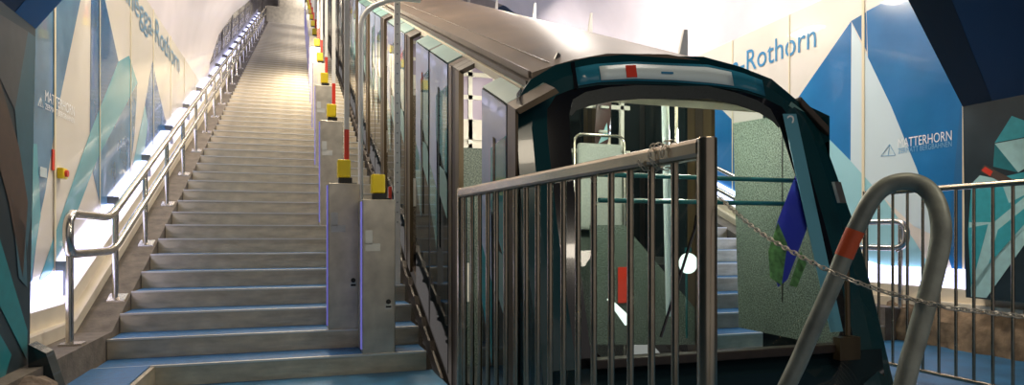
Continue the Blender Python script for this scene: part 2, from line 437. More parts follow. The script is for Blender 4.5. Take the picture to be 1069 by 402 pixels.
pdecal([(1013, 192), (1022, 183), (1047, 188), (1042, 194)], M['ppale'], 1, 1)
pdecal([(1013, 192), (1075, 178), (1075, 206), (1038, 236), (1009, 240)], M['pteal2'], 1, 0)
pdecal([(1045, 192), (1075, 186), (1075, 200), (1052, 212)], M['ppale'], 1, 1)
pdecal([(1010, 232), (1036, 232), (1075, 200), (1075, 232), (1040, 268), (1011, 308)], M['ppale'], 1, 1)
pdecal([(1009, 238), (1030, 234), (1014, 290), (1011, 300)], M['pteal2'], 1, 2)
pdecal([(1040, 240), (1075, 212), (1075, 226), (1030, 276)], M['pteal2'], 1, 2)
pdecal([(1011, 300), (1040, 262), (1075, 232), (1075, 245), (1027, 322), (1011, 324)], M['ppale'], 1, 1)
pdecal([(1022, 179), (1027, 172), (1056, 187), (1075, 186), (1075, 191), (1050, 193)], M['pbrown'], 1, 3)
pdecal([(1024, 178), (1028, 174), (1036, 179), (1033, 184)], M['red'], 1, 4)
def chamfer_decal(side, u0, u1, m, layer):   # a stripe along the chamfer near its far edge
    q = lambda x: x if side < 0 else mx(x)
    P = lambda t, y: Vector((q(TX + (CHX - TX) * t), y, TZ + (CHZ - TZ) * t))
    n = Vector((CHZ - TZ, 0, -(CHX - TX))).normalized()
    if side > 0: n.x = -n.x
    decal('portal_print', [P(0, 3.64), P(1, 3.64), P(1, u1), P(0, u0)], m, PL if side < 0 else PR, n, thick=.0006, offset=.001 + .0008 * layer)
chamfer_decal(-1, 3.40, 3.30, M['navy_b'], 0); chamfer_decal(1, 3.42, 3.30, M['navy_d'], 0)

# curbs, ledges
def slope_strip(name, x0, x1, zf, off0, off1, y0, y1, m, kink, parent=None):
    b = MB()
    def zt(y): return max(zf, nos(y) + kink)
    yk = (zf - kink + 1.599) / S
    segs = [y0, yk, y1]
    for a, c in zip(segs[:-1], segs[1:]):
        b.hexa([(x0, a, zt(a) + off0), (x1, a, zt(a) + off0), (x1, c, zt(c) + off0), (x0, c, zt(c) + off0), (x0, a, zt(a) + off1), (x1, a, zt(a) + off1), (x1, c, zt(c) + off1), (x0, c, zt(c) + off1)])
    return b.build(name, m, parent)
struct(slope_strip('trim_1', -1.60, -1.13, .28, -.45, 0, 3.0, 26.9, M['curb'], -.02))
struct(slope_strip('trim_2', -1.55, -1.33, .28, .0, .075, 3.64, 26.9, M['cream'], -.02))
struct(slope_strip('trim_3', -1.55, -1.39, .28, .075, .185, 3.64, 26.9, M['cream'], -.02))
struct(slope_strip('trim_4', 4.735, 5.2, .28, -.45, 0, Y0, 26.9, M['curb'], -.02))
struct(slope_strip('trim_5', 4.93, 5.15, .28, .0, .075, 3.3, 26.9, M['cream'], -.02))
struct(slope_strip('trim_6', 4.99, 5.15, .28, .075, .185, 3.3, 26.9, M['cream'], -.02))
# rough rock footing on the right
b = MB(); rows = []
for i in range(60):
    y = -1.0 + i * (5.4 / 59); r = []
    for k, (x, z) in enumerate([(4.86, -.02), (4.86, .10), (4.88, .20), (4.90, .30), (5.0, .36), (5.2, .37)]):
        r.append((x + random.uniform(-.03, .03), y, z + random.uniform(-.02, .015) * (k > 0)))
    rows.append(r)
b.grid(rows); struct(b.build('trim_7', M['rock'], recalc=False, smooth=True))

# stairs
def staircase(x0, x1, n, label):
    root = empty('staircase', ((x0 + x1) / 2, Y0, 0), label, 'stairs')
    stp = MB(); stp.box(x0, x1, Y0, Y0 + TREAD + .01, 0, RISE - .006); st = stp.build('step', M['riser'], root)
    c1 = MB(); c1.box(x0 + .01, x1 - .004, Y0 + .022, Y0 + TREAD, RISE - .006, RISE); cv = c1.build('tread_cover', M['blue_rubber'], st)
    c2 = MB(); c2.box(x0, x1, Y0 - .006, Y0 + .022, RISE - .010, RISE + .0015); nsg = c2.build('nosing', M['nosing'], st)
    for i in range(1, n):
        s2 = st.copy(); C.objects.link(s2); s2.parent = root; s2.location = (0, TREAD * i, RISE * i)
        for ch in (cv, nsg):
            d = ch.copy(); C.objects.link(d); d.parent = s2
    return root
staircase(-1.126, .80, 73, 'long straight steel staircase with blue treads climbing left of the train')
staircase(2.90, 4.73, 30, 'steel staircase with blue treads on the far side of the train')

# ------------------------------------------------------------------ handrails
def handrail(side, n, label, top=1.01):
    X = -1.2 if side < 0 else mx(-1.2)
    root = empty('handrail', (X, 4.15, .28), label, 'handrail')
    yend = 4.99 + .92 * n
    def run(z, yb, r):
        return [(X, 4.13, z), (X, yb, z), (X, yend, z + S * (yend - yb))], r
    a, _ = run(top, 4.97, 0); c, _ = run(.787, 5.04, 0)
    # one bent tube: top rail, rounded end, lower rail
    path = fillet(list(reversed(a)) + c, .16, 8)
    b = MB(); b.tube(path, .026, 12); b.build('rail', M['rail'], root, smooth=True)
    for i in range(n + 1):
        y = 4.2 + .945 * (i > 0) + .92 * max(0, i - 1)
        z0 = max(.28, nos(y) - .02); z1 = max(top, top + S * (y - 4.97)) - .01
        b = MB(); b.cyl((X - .012 * (1 if side < 0 else -1), y, z0), (X - .012 * (1 if side < 0 else -1), y, z1), .019, 10)
        b.tube([(X, y, z1 - .24), (X - .03, y, z1 - .24)], .008, 6)
        p = b.build('post', M['rail'], root, smooth=True)
        b = MB(); sl = 0 if i == 0 else S; b.hexa([(X - .055, y - .05, z0 - .05 * sl), (X + .055, y - .05, z0 - .05 * sl), (X + .055, y + .05, z0 + .05 * sl), (X - .055, y + .05, z0 + .05 * sl),
                (X - .055, y - .05, z0 + .012 - .05 * sl), (X + .055, y - .05, z0 + .012 - .05 * sl), (X + .055, y + .05, z0 + .012 + .05 * sl), (X - .055, y + .05, z0 + .012 + .05 * sl)])
        b.build('base_plate', M['rail'], p)
handrail(-1, 23, 'double steel handrail with a rounded lower end along the left wall')
handrail(1, 8, 'double steel handrail by the right wall, behind the far barrier')

# ------------------------------------------------------------------ light strips
def led_fixture(side, i):
    y0 = 3.66 + 1.2 * i; y1 = y0 + 1.17
    x0, x1 = (-1.478, -1.43) if side < 0 else (mx(-1.478), mx(-1.43))
    z = lambda y: max(.28, nos(y) - .02) + .19
    where = ['lowest', 'second', 'third', 'fourth', 'fifth', 'sixth', 'seventh', 'eighth', 'ninth', 'tenth', 'eleventh', 'twelfth', 'thirteenth', 'fourteenth', 'fifteenth', 'sixteenth', 'seventeenth', 'eighteenth', 'topmost'][i]
    root = empty('light_strip', (x0, y0, z(y0)), 'glowing light strip on the %s ledge, %s' % ('left' if side < 0 else 'right', where if i in (0, 18) else where + ' from the bottom'), 'light strip', 'light strips along the %s ledge' % ('left' if side < 0 else 'right'))
    b = MB(); ym = 4.62
    segs = [y0, y1] if not (y0 < ym < y1) else [y0, ym, y1]
    hh = .15
    for a, c in zip(segs[:-1], segs[1:]):
        lo, hi = min(x0, x1), max(x0, x1)
        b.hexa([(lo, a, z(a)), (hi, a, z(a)), (hi, c, z(c)), (lo, c, z(c)), (lo, a, z(a) + hh), (hi, a, z(a) + hh), (hi, c, z(c) + hh), (lo, c, z(c) + hh)])
    b.build('diffuser', M['led'], root)
    b = MB(); xa, xb = (-1.49, -1.40) if side < 0 else (mx(-1.40), mx(-1.49))
    b.box(xa, xb, y1 - .005, y1 + .028, z(y1) - .005, z(y1) + .21)
    b.build('bracket', M['greymetal'], root)
for i in range(19): led_fixture(-1, i)
for i in range(8): led_fixture(1, i)

# ------------------------------------------------------------------ ticket gates on the stairs
ORD = ['first', 'second', 'third', 'fourth', 'fifth', 'sixth', 'seventh', 'eighth', 'ninth', 'tenth', 'eleventh', 'twelfth', 'thirteenth']
def gate(loc, label, arm=True, full=True, group='boarding gates up the stairs', dark=False):
    x, y, z = loc
    root = empty('gate_cabinet', loc, label, 'gate', group)
    w, d, h = .212, .30, 1.0
    b = MB(); b.box(x, x + w, y, y + d, z, z + h); b.build('body', M['cab'], root, bevel=.006)
    b = MB(); b.box(x - .008, x, y + .004, y + .05, z + .03, z + h - .015); b.build('light_edge', M['violet'], root)
    b = MB(); b.box(x + .075, x + .165, y + .06, y + .15, z + h, z + h + .045); b.build('lamp_socket', M['black'], root, bevel=.004)
    b = MB(); b.box(x + .065, x + .155, y + .05, y + .14, z + h + .045, z + h + .17); b.build('yellow_lamp', M['yellow'], root, bevel=.01)
    b = MB(); b.box(x + .10, x + w - .005, y + .18, y + .28, z + h, z + h + .02); b.build('hinge_plate', M['black'], root)
    b = MB(); b.box(x + .02, x + .065, y - .0015, y, z + h - .29, z + h - .20); b.box(x + .02, x + .115, y - .0015, y, z + h - .335, z + h - .285)
    b.build('label_plate', M['label'], root)
    b = MB(); b.box(x + .145, x + .19, y - .0015, y, z + .285, z + .32); b.build('label_plate', M['label'], root)
    b = MB(); b.tube([(x + .167, y + .002, z + .335), (x + .167, y - .008, z + .335)], .016, 12); b.box(x + .150, x + .185, y - .003, y, z + .296, z + .308); b.build('lock', M['black'], root)
    return root
def barrier_arm(g, x, y, z0, z1, z2, w=.034):
    b = MB(); b.box(x, x + w, y, y + .03, z0, z1); a = b.build('barrier_arm', M['red'], g, bevel=.003); a['label'] = 'red foot of the raised arm'
    if z2 > z1: b = MB(); b.box(x, x + w, y, y + .03, z1, z2); b.build('boom', M['white'], a, bevel=.003)
for i in range(12):
    n = 1 + 6 * i; y = Y0 + TREAD * n; z = RISE * (n + 1)
    g = gate((.185, y + .008, z), 'steel gate cabinet with yellow lamp and raised arm, %s in the straight row upstairs' % (ORD[i]))
    barrier_arm(g, .305, y + .20, z + 1.02, z + 1.40, z + 2.4)
g = gate((.385, Y0 + .008, RISE), 'nearest steel gate cabinet, on the lowest step, set right of the row')
barrier_arm(g, .58, Y0 + .2, RISE + 1.0, RISE + 1.1, 0, w=.02)
# the gates on the far side, seen above the roof
for i in range(5):
    y = 4.87 + 1.845 * i; nst = int((y - Y0) / TREAD); z = RISE * (nst + 1); w = .085 if i == 0 else .05
    root = empty('gate_cabinet', (3.13, y, z), 'gate behind the train roof with raised white and red board, %s from the right' % ORD[i], 'gate', 'boarding gates on the far side of the train')
    b = MB(); b.prism([(3.10, y, z + .9), (3.10 + w, y, z + .9), (3.10 + w, y, z + 2.42), (3.10 + w * .6, y, z + 2.42), (3.10, y, z + 2.2)], (0, .03, 0)); ab = b.build('barrier_arm', M['white'], root)
    b = MB(); b.box(3.10 + w * .35, 3.10 + w * .6, y - .003, y, z + 1.0, z + 2.1); b.build('red_stripe', M['red'], ab)
    b = MB(); b.box(3.06, 3.24, y + .035, y + .28, z, z + 1.0); b.build('body', M['cab'], root, bevel=.006)

# bent pipe arch and perforated post beside the train
X1, X2, YA = .46, .735, 5.26
root = empty('pipe_arch', (X1, YA, .5), 'tall cream pipe arch standing on the stairs between the gates and the train', 'pipe arch')
zst = RISE * 4
b = MB(); b.tube(fillet([(X1, YA, zst), (X1, YA, 2.66), (X2 - .01, YA, 2.80), (X2 + .2, YA, 2.8)], .22, 10), .02, 10); b.build('bent_pipe', M['white'], root, smooth=True)
root = empty('perforated_post', (X2, YA, zst), 'white upright post with a row of holes, right beside the pipe arch', 'post')
b = MB(); b.box(X2 - .005, X2 + .042, YA + .03, YA + .06, zst, 3.2); pp = b.build('upright', M['white'], root)
for k in range(26):
    b = MB(); z = 1.0 + .08 * k; b.cyl((X2 + .018, YA + .032, z), (X2 + .018, YA + .028, z), .006, 8); b.build('hole', M['greymetal'], root)

# ------------------------------------------------------------------ the funicular car
TXL, TXR = .93, 2.77
TM = (TXL + TXR) / 2
CAR = empty('funicular_car', (TM, 2.9, -.5), 'teal funicular train car with big windscreen standing beside the stairs', 'train')
YE = 26.0
# roof
prof = [(1.09, .43), (1.09, .475), (1.19, .515), (1.32, .56), (1.5, .605), (1.85, .632), (2.2, .605), (2.38, .56), (2.51, .515), (2.61, .475), (2.61, .43)]
b = MB(); b.grid([[(x, y, h + S * y) for x, h in prof] for y in [3.02] + [3.5 + 1.0 * i for i in range(23)]])
b.add([(x, 3.02, h + S * 3.02) for x, h in prof], [tuple(range(len(prof)))])
rf = b.build('roof', M['roof'], CAR, smooth=True, recalc=False)
b = MB()
b.sbox(1.08, 1.092, 3.05, YE, .445, .48); b.build('roof_gutter', M['roof_edge'], CAR)
b = MB(); b.sbox(1.205, 1.215, 3.1, YE, .515, .526); b.build('roof_seam', M['roof_edge'], CAR)
b = MB(); b.sbox(1.05, 1.13, 3.0, YE, .405, .435); b.build('roof_fascia', M['brown'], CAR)
b = MB(); b.cyl((1.27, 3.15, 1.80), (1.29, 3.17, 1.835), .014, 8); b.build('roof_eyelet', M['greymetal'], CAR)
# doors, frames and chamfer plates on the left side, compartment by compartment
def side_parts(side):
    q = (lambda x: x) if side < 0 else (lambda x: 2 * TM - x)
    def sb(name, x0, x1, y0, y1, h0, h1, m):
        b = MB(); a, c = sorted((q(x0), q(x1))); b.sbox(a, c, y0, y1, h0, h1); return b.build(name, m, CAR)
    def ch(name, y0, y1, m, x0=TXL, h0=.333, x1=1.12, h1=.442, t=.02):
        b = MB(); P = lambda x, y, h: (q(x), y, h + S * y)
        b.hexa([P(x0, y0, h0), P(x1, y0, h1), P(x1, y1, h1), P(x0, y1, h0), P(x0 + t, y0, h0 - t), P(x1 + t, y0, h1 - t), P(x1 + t, y1, h1 - t), P(x0 + t, y1, h0 - t)])
        return b.build(name, m, CAR)
    P = 1.86
    for k in range(-1, 11 if side < 0 else 3):
        y = 4.20 + P * k
        # fixed frame before the opening
        if k >= 0:
            for j in range(3):
                sb('door_frame', TXL + .004 - .004 * (j != 1), TXL + .03, y - .30 + .1 * j, y - .205 + .1 * j, -1.75, .328, (M['olive'], M['brown'], M['olive'])[j])
                ch('frame_corner', y - .30 + .1 * j, y - .205 + .1 * j, (M['brown'], M['brown'], M['olive'])[j], TXL + .002, .330, 1.12, .437, .02)
        # leaves
        leaves = [(y + .02, y + .62), (y + .68, y + 1.24)] if k >= 0 else [(2.93, 3.36)]
        for li, (a, c) in enumerate(leaves):
            lf = sb('door_leaf', TXL, TXL + .035, a, c, -1.72, .325, M['leafglass'])
            pl = ch('chamfer_plate', a, c, M['plate'])
            # printed film: white with teal triangles around a slim dark window
            def film(poly, m, off=.0015):
                pts = [Vector((q(TXL), a + (c - a) * u, h + S * (a + (c - a) * u))) for u, h in poly]
                b = MB(); s_ = -1 if side < 0 else 1
                b.prism([p + Vector((s_ * off, 0, 0)) for p in pts], (s_ * .001, 0, 0)); o = b.build('printed_film', m, lf)
            e = .0
            film([(0, -.08), (1, -.30), (1, .32), (0, .32)], M['leafwhite'])
            film([(0, -.45), (.6, -.25), (.6, .05), (0, .18)], M['leafteal'], .003)
            film([(.55, -.62), (1, -.50), (1, -.30), (.6, -.12)], M['leafwhite'], .003)
            film([(.0, -.70), (.40, -.62), (.40, -.42), (.0, -.40)], M['plate'], .003)
            film([(.55, -1.05), (1, -.80), (1, -.50), (.55, -.62)], M['leafteal'], .003)
            film([(.40, -1.0), (.50, -1.0), (.50, .12), (.40, .12)], M['leafglass'], .0045)
        if k >= 0:
            sb('leaf_seal', TXL + .002, TXL + .04, y + .61, y + .69, -1.72, .32, M['black'])
            ch('seal_corner', y + .62, y + .68, M['black'], TXL + .004)
        # jamb at the end of the opening
    if side < 0: sb('door_frame', TXL, TXL + .014, 2.80, 2.92, -1.75, .333, M['olive']); ch('frame_corner', 2.79, 2.92, M['olive'], TXL - .002, .334, 1.12, .444, .02)
    sb('sill', TXL + .02, TXL + .12, 2.8, YE if side < 0 else 9, -1.80, -1.70, M['brown'])
side_parts(-1); side_parts(1)
# jagged floor edge strip against the stairs
b = MB()
for i in range(60):
    y = Y0 + TREAD * i; z = RISE * (i + 1)
    b.prism([(.83, y, z), (.83, y + .30, z - .0), (.83, y + .30, z + .02), (.83, y + .05, z + .06)], (.035, 0, 0))
b.sbox(.835, .85, Y0 - .3, 24, -1.70, -1.60)
b.build('stair_guard', M['brown'], CAR)

# nose shell
ZK = .2
def fy(z): return 2.46 + max(0, z - ZK) * .345
outer = [(.98, -.55), (.955, .16), (.94, .60), (.935, .95), (.95, 1.40), (.985, 1.54), (1.06, 1.64), (1.20, 1.73), (1.40, 1.79), (1.62, 1.828), (1.85, 1.84)]
outer = outer + [(2 * TM - x + (.03 if z < 1.2 else 0), z + (.03 if 1.70 < z < 1.835 else 0)) for x, z in reversed(outer[:-1])]
inner = [(1.14, -.10), (1.11, .16), (1.10, .60), (1.10, .95), (1.11, 1.38), (1.125, 1.49), (1.18, 1.565), (1.27, 1.605), (1.42, 1.64), (1.62, 1.664), (1.85, 1.675)]
inner = inner + [(2 * TM - x, z + (.03 if 1.5 < z < 1.66 else .01)) for x, z in reversed(inner[:-1])]
glassp = [(1.22, .37), (1.175, .42), (1.18, .70), (1.195, .95), (1.225, 1.36), (1.235, 1.47), (1.265, 1.55), (1.34, 1.595), (1.47, 1.63), (1.64, 1.655), (1.85, 1.667)]
glassp = glassp + [(2 * TM - x, z + (.028 if 1.5 < z < 1.66 else .01)) for x, z in reversed(glassp[:-1])]
def R3(pr, dy=0): return [(x, fy(z) + dy, z) for x, z in pr]
body = []
for x, z in outer:
    bx = TXL + .02 if x < TM - .85 else (TXR - .02 if x > TM + .85 else TM + (x - TM) * .98)
    body.append((bx, 2.84 if abs(x - TM) > .8 else 3.1, z + .015 * (z > 1.6)))
b = MB(); b.grid([body, R3(outer)]); mid = [((o[0] * .5 + i[0] * .5), (o[1] * .5 + i[1] * .5)) for o, i in zip(outer, inner)]
b.grid([R3(outer), R3(mid, -.012)]); b.grid([R3(mid, -.012), R3(inner)])
b.build('nose_shell', M['carteal'], CAR, smooth=True, recalc=True)
b = MB(); b.grid([R3(inner), R3(inner, .05)]); b.grid([R3(inner), R3(glassp, -.004)]); b.build('windscreen_frame', M['carblack'], CAR, smooth=True)
b = MB(); g2 = R3(glassp, .0); b.add(g2, [tuple(range(len(g2) - 1, -1, -1))])
ws = b.build('windscreen', M['glass'], CAR, recalc=False)
# grey speckled band round the upper glass edge
top = [p for p in glassp if p[1] > 1.44]
band = [(TM + (x - TM) * .985, z - .075 * min(1, max(0, (z - 1.46) / .12))) for x, z in top]
b = MB(); b.grid([R3(top, -.006), R3(band, -.006)]); b.build('speckled_band', M['frit'], CAR)
# lower front apron
b = MB()
b.grid([[(x, y, z) for x in (.98, 1.2, 1.5, 1.8, 2.1, 2.4, 2.72)] for z, y in ((-.9, 2.6), (-.55, 2.46), (.0, 2.45), (.33, 2.49))])
b.build('front_apron', M['cardark'], CAR, smooth=True, solid=.02)
b = MB(); b.box(1.16, 2.54, 2.44, 2.50, .335, .375); b.build('wiper_cover', M['brown'], CAR, bevel=.005)
b = MB(); b.tube([on_y(690, 352, 2.46), on_y(725, 240, 2.56), on_y(727, 225, 2.58)], .007, 6); b.build('wiper', M['carblack'], CAR)
# header window above the windscreen, with a reflection painted on
def crest(u0, u1, t0, t1, n, dy):   # strip between inner and outer outline
    A = [p for p in outer if p[1] > 1.7]; B = [p for p in inner if p[1] > 1.58]
    rows = [[], []]
    def interp(L, x):
        for (a, za), (c, zc) in zip(L[:-1], L[1:]):
            if a <= x <= c: return za + (zc - za) * (x - a) / (c - a)
        return L[0][1] if x < L[0][0] else L[-1][1]
    for i in range(n + 1):
        x = u0 + (u1 - u0) * i / n; zo, zi = interp(A, x), interp(B, x)
        for r, t in ((0, t0), (1, t1)):
            z = zi + (zo - zi) * t; rows[r].append((x, fy(z) + dy - .012 * (1 - abs(2 * t - 1)), z))
    return rows
b = MB(); b.grid(crest(1.30, 2.42, .08, .72, 20, -.006)); b.build('header_window', mat('header_glass', (.03, .22, .33), .08, coat=1), CAR, smooth=True, solid=.004)
b = MB(); b.grid(crest(1.43, 2.22, .14, .62, 16, -.013)); dp = b.build('header_reflection', mat('pale_reflection', (.78, .92, .95), .3, coat=.5), CAR, smooth=True, solid=.004)  # pale strip paints the white wall's reflection in the header glass
b = MB(); b.grid(crest(1.575, 1.635, .18, .58, 4, -.018)); b.build('reflected_logo', M['red'], dp, solid=.003)  # red logo of the reflected wall, painted on the strip
b = MB(); b.grid(crest(1.78, 1.85, .33, .39, 4, -.018)); b.build('reflected_lettering', M['textblue'], dp, solid=.003)
b = MB(); b.grid(crest(1.28, 1.30, .0, .95, 2, -.010)); b.build('header_divider', M['carblack'], CAR, solid=.004)
# black corner bumper and lower bracket on the right
pa, pb_ = on_y(836, 106, 2.93), on_y(866, 136, 2.84)
b = MB(); b.prism([pa + Vector((0, 0, .03)), pb_ + Vector((0, 0, .02)), pb_ + Vector((0, 0, -.03)), pa + Vector((0, 0, -.02))], (.02, .10, 0)); b.build('corner_bumper', M['brown'], CAR, bevel=.005)
b = MB(); q0, q1 = on_y(868, 190, 2.62), on_y(874, 212, 2.60); b.prism([q0, q0 + Vector((.04, 0, 0)), q1 + Vector((.04, 0, 0)), q1], (0, -.02, 0)); b.build('latch', M['greymetal'], CAR)
b = MB(); q0, q1 = on_y(872, 352, 2.44), on_y(893, 374, 2.44); b.box(q0.x, q1.x, 2.41, 2.455, q1.z, q0.z); b.cyl(on_y(885, 350, 2.43), on_y(884, 270, 2.47), .012, 8); b.build('bracket', M['olive'], CAR)
# blue number strip inside the right edge of the windscreen
st = [on_y(817, 119, fy(1.5) - .008), on_y(831, 119, fy(1.5) - .008), on_y(880, 346, fy(.42) - .008), on_y(867, 347, fy(.42) - .008)]
b = MB(); b.add(st, [(0, 1, 2, 3)]); ns = b.build('number_strip', M['strip'], CAR, solid=.003)
p0, p1 = on_y(823, 134, fy(1.46) - .016), on_y(832, 132.5, fy(1.46) - .016)
text_obj('number', '2', M['textwhite'], ns, p0, p1 - p0, (0, .2, 1), .052, .075)
# violet and green reflection with a mountain, painted as patches behind the glass
def gl(px, py, dz=.012):
    y = 2.7
    for _ in range(8):
        p = on_y(px, py, y); y = fy(p.z) + dz
    return on_y(px, py, y)
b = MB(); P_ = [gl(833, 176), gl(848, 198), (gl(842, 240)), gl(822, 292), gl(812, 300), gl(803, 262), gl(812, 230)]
b.add(P_, [tuple(range(7))]); po = b.build('painted_reflection', M['refl_violet'], CAR); po['label'] = 'violet blue painted reflection inside the right of the windscreen'
b = MB(); P_ = [gl(812, 232, .006), gl(822, 255, .006), gl(816, 298, .006), gl(804, 290, .006), gl(802, 262, .006)]; b.add(P_, [tuple(range(5))]); b.build('painted_reflection', M['refl_green'], CAR)
b = MB(); P_ = [gl(836, 262, .006), gl(842, 275, .006), gl(832, 300, .006), gl(824, 298, .006)]; b.add(P_, [tuple(range(4))]); b.build('painted_reflection', M['refl_green'], CAR)
# interior bars behind the windscreen
for pyl in (181, 208):
    a, c = on_y(625, pyl + 1, 2.95), on_y(853, pyl, 2.95); c.z = a.z
    b = MB(); b.cyl(a, c, .013, 10); b.build('front_bar', M['tealrail'], CAR, smooth=True)
b = MB(); b.cyl(on_y(694, 92, 3.3), on_y(699, 330, 3.3), .022, 12); b.build('grab_pole', M['pale'], CAR, smooth=True)
b = MB(); b.cyl(on_y(706, 92, 3.4), on_y(706, 330, 3.4), .011, 10); b.build('grab_pole', M['rail'], CAR, smooth=True)

# compartments: floors, partitions, lamps
YC = [2.52, 4.45, 6.31, 8.17, 10.03, 11.89]
for k in range(5):
    y0, y1 = YC[k], YC[k + 1]; zf = -.02 + .745 * k
    b = MB(); b.box(TXL + .06, TXR - .06, y0, y1, zf - .06, zf); b.build('car_floor', M['int_floor'], CAR)
    b = MB(); b.box(TXL + .05, 2.38, y1 - .05, y1, zf, zf + 1.52)
    pt = b.build('partition', M['granite_w'] if k else M['granite'], CAR)
    # cream window wall with openings over the partition
    b = MB()
    for x in (TXL + .05, 1.12, 1.42, 1.85, 2.3): b.box(x, x + .03, y1 - .04, y1 - .01, zf + 1.52, zf + 2.1)
    for z in (1.52, 1.86, 2.02): b.box(TXL + .05, 2.38, y1 - .04, y1 - .012, zf + z, zf + z + .03)
    b.box(TXL + .05, 1.42, y1 - .04, y1 - .02, zf + 1.58, zf + 1.72)
    b.box(TXL + .05, 1.30, y1 - .03, y1 - .02, zf + 1.72, zf + 2.1, 1)
    b.box(TXL + .05, 1.44, y1 - .018, y1 - .012, zf + 1.52, zf + 2.1)
    b.build('window_grille', [M['white'], mat('lilac_pane', (.42, .36, .50), .3)], CAR)
    # seats leaning on the partition
    for x0 in (1.44, 1.90):
        b = MB(); b.box(x0, x0 + .36, y1 - .16, y1 - .11, zf + .95, zf + 1.58); b.build('seat_back', M['seatshell'], CAR, bevel=.03)
        b = MB(); b.tube(fillet([(x0 - .02, y1 - .14, zf), (x0 - .02, y1 - .14, zf + 1.64), (x0 + .38, y1 - .14, zf + 1.64), (x0 + .38, y1 - .14, zf)], .07), .012, 8); b.build('seat_frame', M['rail'], CAR, smooth=True)
    for xl in (1.2, 2.2):
        b = MB(); b.sbox(xl, xl + .1, y0 + .9 if k == 0 else y0 + .3, y1 - .3, .34, .358); b.build('ceiling_lamp', M['lampcool'], CAR)
    b = MB(); b.tube(fillet([(TXL + .18, y0 + .75, zf), (TXL + .18, y0 + .75, zf + 1.18), (1.33, y1 - .3, zf + 1.18), (1.33, y1 - .3, zf)], .08), .013, 8); b.build('grab_rail', M['white'], CAR, smooth=True)
    b = MB(); b.cyl((1.16, y0 + 1.2, zf), (1.16, y0 + 1.2, zf + 2.0), .013, 8); b.build('grab_pole', M['rail'], CAR, smooth=True)
    b = MB(); b.box(1.02, 1.12, y1 - .06, y1 - .052, zf + .45, zf + .72); b.build('notice', M['white'], pt)
b = MB(); b.sbox(TXL + .10, TXR - .10, 3.0, YE, .36, .40); b.build('ceiling_lining', M['int_wall'], CAR)
# right inner side wall of the front compartment: tall speckled panel
b = MB(); b.prism([(TXR - .09, 2.62, .30), (TXR - .09, 3.52, .30), (TXR - .09, 3.58, 1.62), (TXR - .09, 2.95, 1.58), (TXR - .09, 2.8, 1.2)], (.03, 0, 0)); b.build('side_panel', M['granite'], CAR)
b = MB(); b.box(TXR - .094, TXR - .090, 3.12, 3.126, .5, 1.5); b.build('panel_joint', M['black'], CAR)
b = MB(); b.prism([on_y(652, 235, 4.1), on_y(692, 282, 4.1), on_y(745, 345, 4.1), on_y(745, 360, 4.1), on_y(618, 360, 4.1), on_y(618, 235, 4.1)], (0, .04, 0)); b.build('stair_panel', M['granite'], CAR)
b = MB(); a, c = on_y(645, 279, 4.09), on_y(656, 316, 4.09); b.box(a.x, c.x, 4.085, 4.09, c.z, a.z); b.build('red_notice', M['red'], CAR)
b = MB(); a = on_y(719, 275, 3.0); b.tube([(a.x, 3.0, a.z + .0), (a.x, 3.01, a.z + .0)], .055, 20); rm = b.build('painted_glow', mat('painted_glow', (.9, .95, .9), .4, emit=(.95, 1, .95), estr=1.2), CAR)  # glowing disc added to imitate a lamp reflected in the windscreen
b = MB(); b.box(a.x - .018, a.x + .018, 3.0, 3.01, a.z + .06, a.z + .085); b.cyl((a.x, 3.02, a.z), (a.x, 3.02, a.z - .4), .006, 6); b.build('added_glow_holder', M['tealrail'], CAR)  # clip and rod added to carry the glowing reflection disc
b = MB(); a, c = on_y(635, 312, 3.4), on_y(656, 336, 3.4); b.tube([a, c], [.01, .03], 8); b.build('painted_light_beam', mat('painted_glow', (1, 1, 1)), CAR)  # glowing cone modelled in place of a beam of light

# snowboard in the ski rack behind the windscreen
a = on_y(632, 120, 4.2)
def board(cx, cy, zc, L, w, m, label, tilt):
    root = empty('snowboard', (cx, cy, zc - L / 2), label, 'snowboard')
    pts = []
    for i in range(24):
        t = 2 * PI * i / 24; ww = w / 2 * (abs(math.cos(t)) ** .8) * (1 if math.cos(t) > 0 else -1); hh = L / 2 * (abs(math.sin(t)) ** .5) * (1 if math.sin(t) > 0 else -1)
        pts.append((cx + ww + hh * tilt, cy, zc + hh))
    b = MB(); b.prism(pts, (0, .012, 0)); b.build('deck', m, root)
    for dz in (-.10, .08):
        b = MB(); b.box(cx - .035 + dz * tilt, cx + .035 + dz * tilt, cy - .03, cy, zc + dz, zc + dz + .02); b.build('binding', M['label'], root, bevel=.01)
    b = MB(); b.prism([(cx - .04, cy - .002, zc - .18), (cx + .04, cy - .002, zc - .14), (cx + .03, cy - .002, zc - .02)], (0, -.002, 0)); b.build('print', M['teal_l'], root)
board(a.x + .06, 4.36, 1.745, .47, .12, M['snow1'], 'dark snowboard with teal print standing in the car behind the windscreen', .08)

